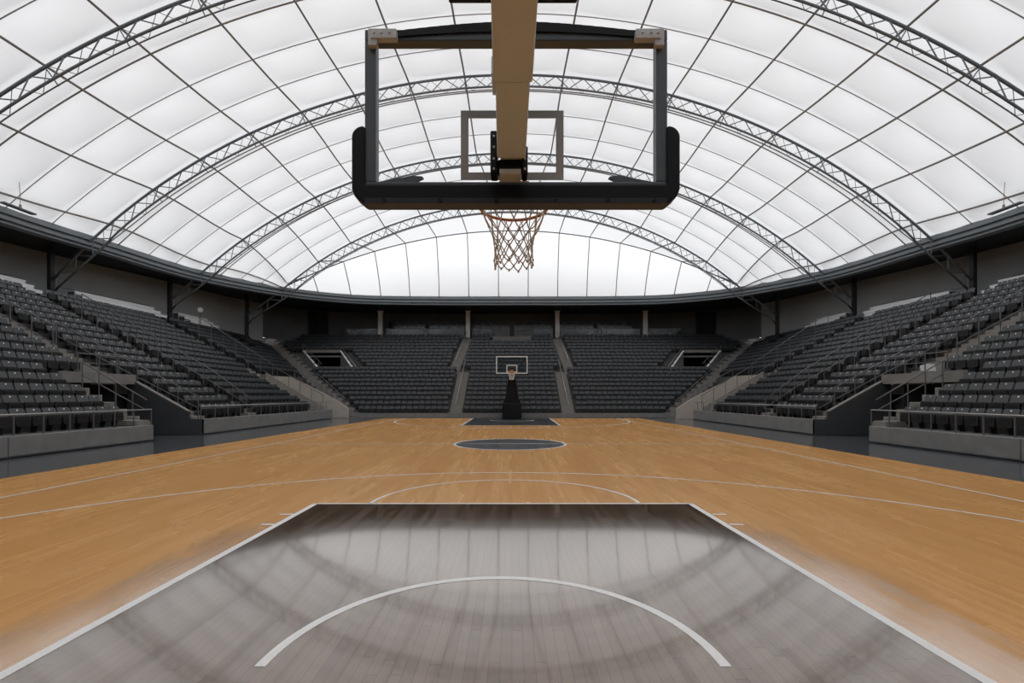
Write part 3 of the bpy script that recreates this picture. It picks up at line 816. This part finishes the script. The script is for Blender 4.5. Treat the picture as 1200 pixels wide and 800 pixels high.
# end panel from the end arch down to the ring
ringc = [Vector((x,y,ZR+.05)) for x, y in RF if y > 36.5]
def ring_at(f):
    """point on the ring's far curve, f from -1 (left) to 1"""
    L_ = [0]
    for a, c in zip(ringc, ringc[1:]): L_.append(L_[-1]+(c-a).length)
    t_ = (f+1)/2*L_[-1]
    for j in range(len(ringc)-1):
        if L_[j+1] >= t_-1e-9:
            return ringc[j].lerp(ringc[j+1], (t_-L_[j])/max(1e-9,L_[j+1]-L_[j]))
    return ringc[-1]
def ring_x(x):
    for a, c in zip(ringc, ringc[1:]):
        if a.x <= x <= c.x: return a.lerp(c, (x-a.x)/max(1e-9,c.x-a.x))
    return ringc[0] if x < 0 else ringc[-1]
ep = MB(); bot = [ring_x(p.x*1.0) for p in er]
rr_ = [er]
for t_ in (.2,.4,.6,.8):
    rr_.append([a.lerp(c,t_)+Vector((0,.30*math.sin(PI*t_)*max(0,(a.z-c.z)/4),0)) for a, c in zip(er, bot)])
rr_.append(bot); ep.grid(rr_); ep.v = XSH(ep)
struct('ceiling_end_panel', ep, M['fabric_end'], smooth=True)
# gable behind the camera
gb = MB(); top = rows[0]; gb.strip(top, [Vector((p.x,p.y,ZR-.6)) for p in top])
struct('ceiling_gable', gb, M['fabric'])

def sx(p): return (p[0]+XO*max(0,1-abs(p[0])/22), p[1], p[2])
# purlins: one pipe each
def nth(k): return ORD[k-1]
for k in range(1, NP):
    for s in (-1,1):
        pts = []
        for (ya,_),(yb,_) in zip(RIBS, RIBS[1:]):
            for j in range(3):
                yy = ya+(yb-ya)*j/3
                if yy < 4: continue
                p = rpt(s*frac(k,yy), yy, -.0); pts.append(sx(p))
        p = rpt(s*frac(k,36.6), 36.6, 0); pts.append(sx(p))
        e = earch(s*efr(k), 0)
        m_ = Vector(p).lerp(e,.5)+Vector((0,.25,.18))*(1-abs(e.x)/18); pts.append(sx(m_)); pts.append(sx(e))
        g = ring_x(e.x*1.0)
        if k < 8:
            for t_ in (.33,.66): pts.append(sx(e.lerp(g,t_)+Vector((0,.26*math.sin(PI*t_)*max(0,(e.z-g.z)/4)-.08,0))))
            pts.append(sx(g+Vector((0,-.05,0))))
        rad = [.047]*len(pts)
        rad[-4:] = [.036]*4
        b = MB(); b.tube(pts, rad, 6); o = b.build('roof_purlin', M['pipe'], smooth=True)
        tag(o, 'thin steel purlin under the white roof, %s to the %s of the ridge' % (nth(k), 'left' if s < 0 else 'right'), 'roof purlin', 'roof purlins')
# ribs: thin pipe arches between the trusses
bayname = {3:'before the nearest truss',4:'between nearest and second truss',5:'between second and third truss',6:'between third and fourth truss',2:'above the camera',1:'behind the camera'}
for (yy, is_t) in RIBS:
    if is_t or yy < 8: continue
    bay = max(i for i, t_ in enumerate(TY) if t_ < yy); inb = [q for q, tt in RIBS if not tt and TY[bay] < q < TY[bay+1]]
    pos = inb.index(yy)
    pts = [sx(rpt(-1+2*i/60, yy, .05)) for i in range(61)]
    b = MB(); b.tube(pts, .034 if pos == 0 else .023, 5); o = b.build('roof_rib', M['pipe'] if pos == 0 else M['thinpipe'], smooth=True)
    tag(o, 'thin pipe arch under the white roof %s, %s beyond it' % (bayname[bay], ORD[pos]), 'roof rib', 'thin roof arches')
pts = [sx(earch(-1+2*i/60, 0)) for i in range(61)]
b = MB(); b.tube(pts, .045, 6); o = b.build('roof_rib', M['steel'], smooth=True)
tag(o, 'slim steel arch edging the bright end panel above the far stand', 'roof rib')
# lattice trusses
DEP = .70
TL = ['roof behind the camera','nearest lattice truss, passing over the hoop\'s front','second lattice truss, seen across the backboard glass','third lattice truss, crossing behind the target square','smallest lattice truss, seen under the backboard and behind the net']
LAB = {17.65:'big dark lattice truss arching nearest overhead, cut by the photo edges',25.0:'dark lattice truss arching past the middle of the backboard glass',
       31.8:'lattice truss arching just above the bottom of the backboard',36.6:'smallest lattice truss, arching behind the rim and net',10.3:'lattice truss arching right above the court entrance behind the frame'}
for (ty, tw, fx, fz) in TR[1:]:
    R_, am, za = arch(ty)
    xr = ringx(ty)
    t = thing('roof_truss', LAB[ty], 'roof truss', (0,ty,zrow(NS) if ty < 36 else 5.2), 'lattice roof trusses')
    def chord(dz, dy, xo, zo):
        pts = [Vector((-fx-xo,ty,fz+zo))]
        m = 72
        for i in range(m+1):
            p = rpt(-1+2*i/m, ty+0, dz); p.y = ty+dy*min(1,(1-abs(-1+2*i/m))*12+.2); pts.append(Vector(sx(p)))
        pts.append(Vector((fx+xo,ty,fz+zo))); return pts
    tc_ = chord(-.10, 0, .0, .42); b1 = chord(-.10-DEP, -.16, -.35, .1); b2 = chord(-.10-DEP+.04, .16, -.35, .1)
    Off(t).tube(tc_, .062, 6).build('top_chord', M['steel'], t, True)
    Off(t).tube(b1, .05, 6).build('bottom_chord', M['steel'], t, True); Off(t).tube(b2, .026, 6).build('bottom_chord', M['steel'], t, True)
    nb_ = 66
    def cp(dz, f, dy):
        p = rpt(f, ty, dz); p.y = ty+dy; return Vector(sx(p))
    for i in range(nb_):
        f0, f1 = -1+2*i/nb_, -1+2*(i+1)/nb_
        a, c = (cp(-.1,f0,0), cp(-.1-DEP,f1,-.16)) if i % 2 == 0 else (cp(-.1-DEP,f0,-.16), cp(-.1,f1,0))
        Off(t).tube([a,c], .026, 5).build('web_brace', M['steel'], t)
        a, c = (cp(-.1,f0,0), cp(-.06-DEP,f1,.16)) if i % 2 else (cp(-.06-DEP,f0,.16), cp(-.1,f1,0))
        Off(t).tube([a,c], .013, 4).build('thin_brace', M['steel'], t)
    for k in range(1, NP-1):
        for s in (-1,1):
            f_ = s*frac(k,ty)
            Off(t).tube([cp(-.1,f_,0), cp(-.1-DEP,f_,.16)], .024, 5).build('purlin_hanger', M['steel'], t)
    for s in (-1,1):      # braces of the raking foot, column
        A0, A1 = Vector((s*fx,ty,fz+.42)), tc_[-2 if s > 0 else 1]; B0, B1 = Vector((s*(fx-.35),ty,fz+.1)), b1[-2 if s > 0 else 1]
        prev = B0
        for q in range(1,6):
            u = q/5; nx = A0.lerp(A1,u) if q % 2 else B0.lerp(B1,u)
            Off(t).tube([prev,nx], .024, 5).build('foot_brace', M['steel'], t); prev = nx
        zf = zrow(min(NS, int((fx-SIDES[s]['XF']-.25)/RT)))
        Off(t).box(s*(fx+.02)-.1, s*(fx+.02)+.1, ty-.12, ty+.12, zf-.02, ZSO+.02).build('column', M['blacksteel'], t)
        Off(t).tube([B0,(s*fx,ty,fz-.35)], .05, 6).build('foot_strut', M['blacksteel'], t)
# two slim lights slung from the roof near the ring
for s, nm in ((-1,'left'),(1,'right')):
    bx, by = s*21.35, 20.75
    t = thing('hanging_light', 'slim lamp hanging on a wire from the roof edge at far '+nm, 'lamp', (bx,by,9.5), 'lamps slung at the roof edge')
    Off(t).box(bx-.12,bx+.12,by-.75,by+.6,9.5,9.56).build('lamp_body', M['steel'], t)
    Off(t).tube([(bx,by,9.56),(bx,by,10.0),(bx-s*.02,by-.1,rpt(.95,by).z+.6)],.012,5).build('wire', M['pipe'], t)
    Off(t).tube([(bx,by,9.56),(bx,by,9.72)],.045,8).build('hook', M['pipe'], t)

# ------------------------------------------------------------------ the near hoop
BY = 2.855; sc_ = BY/F
def bp(px, py, y=BY): return ((px-600)*y/F, H+(464-py)*y/F)
hp = thing('basketball_hoop', 'glass backboard with black padding and orange rim, hung close overhead', 'basketball hoop', (.02,-2.6,0))
def part(name, mat, fn, bevel=0, smooth=False, seg=2, parent=None):
    m = Off(hp); fn(m); return m.build(name, mat, parent or hp, smooth, bevel, seg)
x0, z1 = bp(427.5,35); x1, z0 = bp(782,226)
fw, fd = .066, .075
def frame(m):
    for (a,b_,c,d) in ((x0,x1,z1-fw,z1),(x0,x1,z0,z0+fw)): m.box(a,b_,BY-.004,BY+.07,c,d)
    for (a,b_) in ((x0,x0+fw),(x1-fw,x1)): m.box(a,b_,BY-.004,BY+.07,z0+fw,z1-fw)
part('board_frame', M['frame'], frame, .006)
part('glass_pane', M['glass'], lambda m: m.box(x0+.03,x1-.03,BY+.03,BY+.042,z0+.03,z1-.03))
def bow(m):
    for i in range(24):
        u, v = i/24, (i+1)/24
        f = lambda q: (x0+.12+(x1-x0-.24)*q, BY+.01, z1-.04+.05*math.sin(PI*q))
        a, c = f(u), f(v); m.beam(a, c, .05, .062-.03*abs(u+v-1))
part('bowed_bar', M['pad'], bow)
for k, xx in enumerate((x0+.05, x1-.05)):
    sg = 1 if k == 0 else -1
    def br(m):
        m.box(xx, xx+sg*.15, BY-.05, BY-.006, z1-.085, z1-.028); m.box(xx-sg*.02, xx+sg*.035, BY-.04, BY-.006, z1-.12, z1-.02)
        for q in (.02,.06,.11): m.tube([(xx+sg*q,BY-.058,z1-.055),(xx+sg*q,BY-.05,z1-.055)],.008,6)
    part('corner_clip', M['zinc'], br, .004)
# tapering gussets at the lower corners
for k in (0,1):
    xx, sg = ((x0+fw,1),(x1-fw,-1))[k]
    def gus(m):
        zb = z0+fw
        m.prism([(xx,BY+.005,zb),(xx+sg*.22,BY+.005,zb+.04),(xx+sg*.275,BY+.005,zb+.036),(xx+sg*.285,BY+.005,zb+.024),(xx+sg*.26,BY+.005,zb+.012),(xx+sg*.24,BY+.005,zb)],(0,.015,0))
    part('corner_gusset', M['frame'], gus)
# target square
tx0, tz1 = bp(540,129.5,BY+.044); tx1, tz0 = bp(660.5,211,BY+.044)
def sq(m):
    q = .047
    m.box(tx0,tx1,BY+.043,BY+.046,tz1-q,tz1); m.box(tx0,tx1,BY+.043,BY+.046,tz0,tz0+q)
    m.box(tx0,tx0+q,BY+.043,BY+.046,tz0+q,tz1-q); m.box(tx1-q,tx1,BY+.043,BY+.046,tz0+q,tz1-q)
part('target_square', M['square'], sq)
# padding: a U with rounded ends and cut lower corners
px0, pz0 = bp(413,239.5); px1, pz1 = bp(796,149)
_, pzi = bp(600,217)
def pad(m):
    wl_, n_ = .075, 8
    r_ = wl_*.9
    out = []
    out.append((px0+.07,pz0)); out.append((px1-.07,pz0)); out.append((px1-.015,pz0+.045)); out.append((px1,pz0+.09))
    for i in range(n_+1):
        a = PI/2*i/n_; out.append((px1-r_+r_*math.cos(a), pz1-r_+r_*math.sin(a)))
    out.append((px1-wl_-.005,pz1-.004)); out.append((px1-wl_-.005,pzi)); out.append((px0+wl_+.005,pzi)); out.append((px0+wl_+.005,pz1-.004))
    for i in range(n_+1):
        a = PI/2+PI/2*i/n_; out.append((px0+r_+r_*math.cos(a), pz1-r_+r_*math.sin(a)))
    out.append((px0,pz0+.09)); out.append((px0+.015,pz0+.045))
    m.prism([(x,BY-.02,z) for x, z in out], (0,.115,0))
part('padding', M['pad'], pad, .012, seg=3)
def seam(m):
    m.box(px0+.08,px1-.08,BY-.024,BY+.06,pz0-.003,pz0+.03)
M['strip'] = plain('dark_pad_channel', (.022,.024,.026), .5)
st_ = part('padding_strip', M['strip'], seam)
for q in (.1,.27,.44,.62,.78,.92):
    part('strip_bolt', M['bracket'], lambda m: m.tube([(px0+(px1-px0)*q,BY-.032,pz0+.014),(px0+(px1-px0)*q,BY-.024,pz0+.014)],.012,8))
# boom arm reaching back over the camera to the stanchion
aE = (-.004, BY-.16, bp(600,188,BY-.16)[1]+.066)
yA = 1.86; aM = (.009, yA, bp(600,2,yA)[1]+.06)
dirv = (Vector(aM)-Vector(aE)); 
def at_y(y): return Vector(aE)+dirv*((y-aE[1])/dirv.y)
yJ = 2.22
wE, wM = .170, .183
def arm1(m):
    a, c = at_y(BY-.16), at_y(yJ); m.beam(a, c, .160, .13)
def arm2(m):
    a, c = at_y(yJ-.004), at_y(-2.3); m.beam(a, c, .182, .14)
part('boom_arm', M['arm'], arm1, .008); part('boom_arm', M['arm'], arm2, .008)
part('arm_plate', M['arm'], lambda m: m.box(-.094,-.078,yJ-.06,yJ+.10,at_y(yJ).z-.05,at_y(yJ).z+.03), .004)
part('arm_end_plate', M['zinc'], lambda m: m.box(-.066,.058,BY-.155,BY-.03,bp(0,201)[1],bp(0,186)[1]), .004)
def hing(m):
    za, zb = bp(600,171)[1], bp(600,218)[1]
    xa, xb = bp(576,0)[0], bp(584,0)[0]; xc, xd = bp(611,0)[0], bp(617.5,0)[0]
    m.box(xa,xb,BY-.17,BY-.06,zb,za); m.box(xc,xd,BY-.17,BY-.06,zb,bp(600,188)[1])
    m.box(xb,xc,BY-.15,BY-.06,bp(600,212)[1],bp(600,201)[1])
part('hinge_bracket', M['bracket'], hing, .008)
part('hinge_plate', M['zinc'], lambda m: m.box(bp(586,0)[0],bp(610,0)[0],BY-.16,BY-.06,bp(0,218)[1],bp(0,212.5)[1]), .003)
for xx in (580,614.3):
    for zz in (178,190,203,214):
        if xx > 600 and zz < 185: continue
        part('hinge_bolt', M['zinc'], lambda m: m.tube([(bp(xx,0)[0],BY-.18,bp(0,zz)[1]),(bp(xx,0)[0],BY-.165,bp(0,zz)[1])],.006,6))
# shot clock above the arm
cy0 = 2.3; 
zck = H+(464-5)*(cy0+.14)/F
def clock(m): m.box((526-600)*(cy0+.14)/F,(676-600)*(cy0+.14)/F,cy0,cy0+.14,zck,zck+.42)
part('shot_clock', M['pad'], clock, .01)
part('clock_bracket', M['bracket'], lambda m: m.box(-.04,.06,cy0+.02,cy0+.1,at_y(cy0).z+.05,zck+.02))
# stanchion behind the camera carrying the arm
part('mast', M['pad'], lambda m: m.beam((.0,-2.3,at_y(-2.3).z+.05),(.02,-2.9,.3),.3,.3,(0,1,0)), .02)
part('base_weight', M['pad'], lambda m: m.box(-.6,.6,-4.0,-2.5,0,.45), .03)
# rim with net loops, and net
RC = Vector((.012, 3.24, bp(600,243.5,3.24)[1])); RRAD = .226
part('rim', M['orange'], lambda m: m.tube([RC+Vector((RRAD*math.cos(2*PI*i/48),RRAD*math.sin(2*PI*i/48),0)) for i in range(48)], .011, 8, True), smooth=True)
def rplate(m):
    m.box(-.08,.105,BY+.09,BY+.1,RC.z-.06,RC.z+.05)
    for xx in (-.07,.095): m.beam((xx,BY+.095,RC.z-.01),(xx*.9+.001,RC.y-RRAD*.93,RC.z-.008),.05,.012)
    m.box(-.07,.095,BY+.095,RC.y-RRAD+.02,RC.z-.02,RC.z-.012)
part('rim_bracket', M['orange'], rplate)
for i in range(12):
    a = 2*PI*(i+.5)/12; p = RC+Vector((RRAD*math.cos(a),RRAD*math.sin(a),-.012))
    part('net_hook', M['orange'], lambda m: m.tube([p+Vector((-.01*math.sin(a),.01*math.cos(a),0)),p+Vector((0,0,-.014)),p+Vector((.01*math.sin(a),-.01*math.cos(a),0))],.004,5))
def net(m):
    lv = [(.0,.218),(-.115,.165),(-.17,.145),(-.225,.134),(-.28,.13),(-.335,.132),(-.375,.128)]
    rnd = random.Random(3); n_ = 12; P_ = []
    for j, (dz, r_) in enumerate(lv):
        ring = []
        for i in range(n_):
            a = 2*PI*(i+.5+(.5 if j % 2 else 0))/n_
            k = 0 if j == 0 else .006
            ring.append(RC+Vector(((r_+rnd.uniform(-k,k))*math.cos(a), (r_+rnd.uniform(-k,k))*math.sin(a), dz-.02+rnd.uniform(-k,k)*1.5)))
        P_.append(ring)
    for j in range(len(lv)-1):
        for i in range(n_):
            a = P_[j][i]
            for c in ((P_[j+1][i], P_[j+1][i-1]) if j % 2 == 0 else (P_[j+1][i], P_[j+1][(i+1) % n_])):
                mid = (a+c)/2+Vector((0,0,-.006)); m.tube([a,mid,c], .0042, 5)
    for j in range(1,len(lv)):
        for p in P_[j]: m.tube([p+Vector((0,0,.008)),p+Vector((0,0,-.008))], .007, 5)
part('net', M['net'], net, smooth=True)

# ------------------------------------------------------------------ the far hoop
fh = thing('basketball_hoop', 'distant white-edged backboard on a black padded stand at the far baseline', 'basketball hoop', (0,30.4,0))
FY = 28.6; q_ = FY/F
def fpart(name, mat, fn, bevel=0, smooth=False):
    m = Off(fh); fn(m); return m.build(name, mat, fh, smooth, bevel)
fx0, fx1 = (581.3-600)*q_, (618.3-600)*q_; fz1, fz0 = H+(464-417.2)*q_, H+(464-437.8)*q_
def wfr(x0, x1, z0, z1, w_, y, m):
    m.box(x0,x1,y-.02,y,z1-w_,z1); m.box(x0,x1,y-.02,y,z0,z0+w_); m.box(x0,x0+w_,y-.02,y,z0+w_,z1-w_); m.box(x1-w_,x1,y-.02,y,z0+w_,z1-w_)
fpart('board_frame', M['white'], lambda m: wfr(fx0,fx1,fz0,fz1,.062,FY,m))
fpart('glass_pane', M['balglass'], lambda m: m.box(fx0+.03,fx1-.03,FY+.002,FY+.014,fz0+.03,fz1-.03))
fpart('target_square', M['white'], lambda m: wfr((593.5-600)*q_,(606.2-600)*q_,H+(464-436.5)*q_,H+(464-427.3)*q_,.06,FY-.001,m))
fpart('padding', M['pad'], lambda m: (m.box(fx0-.04,fx1+.04,FY-.03,FY+.05,fz0-.07,fz0)))
frc = Vector((-.02,FY-.38,H+(464-437)*q_))
fpart('rim', M['orange'], lambda m: m.tube([frc+Vector((.225*math.cos(2*PI*i/32),.225*math.sin(2*PI*i/32),0)) for i in range(32)],.016,6,True), smooth=True)
fpart('rim_bracket', M['orange'], lambda m: (m.box(-.13,.09,FY-.16,FY-.02,frc.z-.03,frc.z+.02), m.box(-.12,.08,FY-.04,FY-.02,frc.z-.1,frc.z+.2)))
def fnet(m):
    n_ = 12; lv = [(0,.22),(-.12,.18),(-.22,.15),(-.32,.135),(-.42,.13)]
    P_ = [[frc+Vector((r_*math.cos(2*PI*(i+.5*(j%2))/n_), r_*math.sin(2*PI*(i+.5*(j%2))/n_), dz)) for i in range(n_)] for j,(dz,r_) in enumerate(lv)]
    for j in range(len(lv)-1):
        for i in range(n_):
            for c in ((P_[j+1][i],P_[j+1][i-1]) if j % 2 == 0 else (P_[j+1][i],P_[j+1][(i+1)%n_])): m.tube([P_[j][i],c],.012,4)
fpart('net', M['white'], fnet)
fpart('boom_arm', M['pad'], lambda m: (m.beam((0,FY+.06,fz0+.25),(0,31.0,2.1),.2,.2), ))
for sg in (-1,1):
    fpart('board_brace', M['rail'], lambda m: m.beam((sg*.75,FY+.03,fz1-.1),(sg*.08,30.0,2.45),.04,.04))
def mast(m):
    y = 29.9
    m.prism([(-.62,y,.9),(.62,y,.9),(.40,y,1.35),(.22,y,2.55),(.12,y,2.75),(-.12,y,2.75),(-.22,y,2.55),(-.40,y,1.35)],(0,.5,0))
fpart('mast_padding', M['pad'], mast, .03)
fpart('base_padding', M['pad'], lambda m: m.box(-.60,.60,29.75,31.2,0,.98), .05)
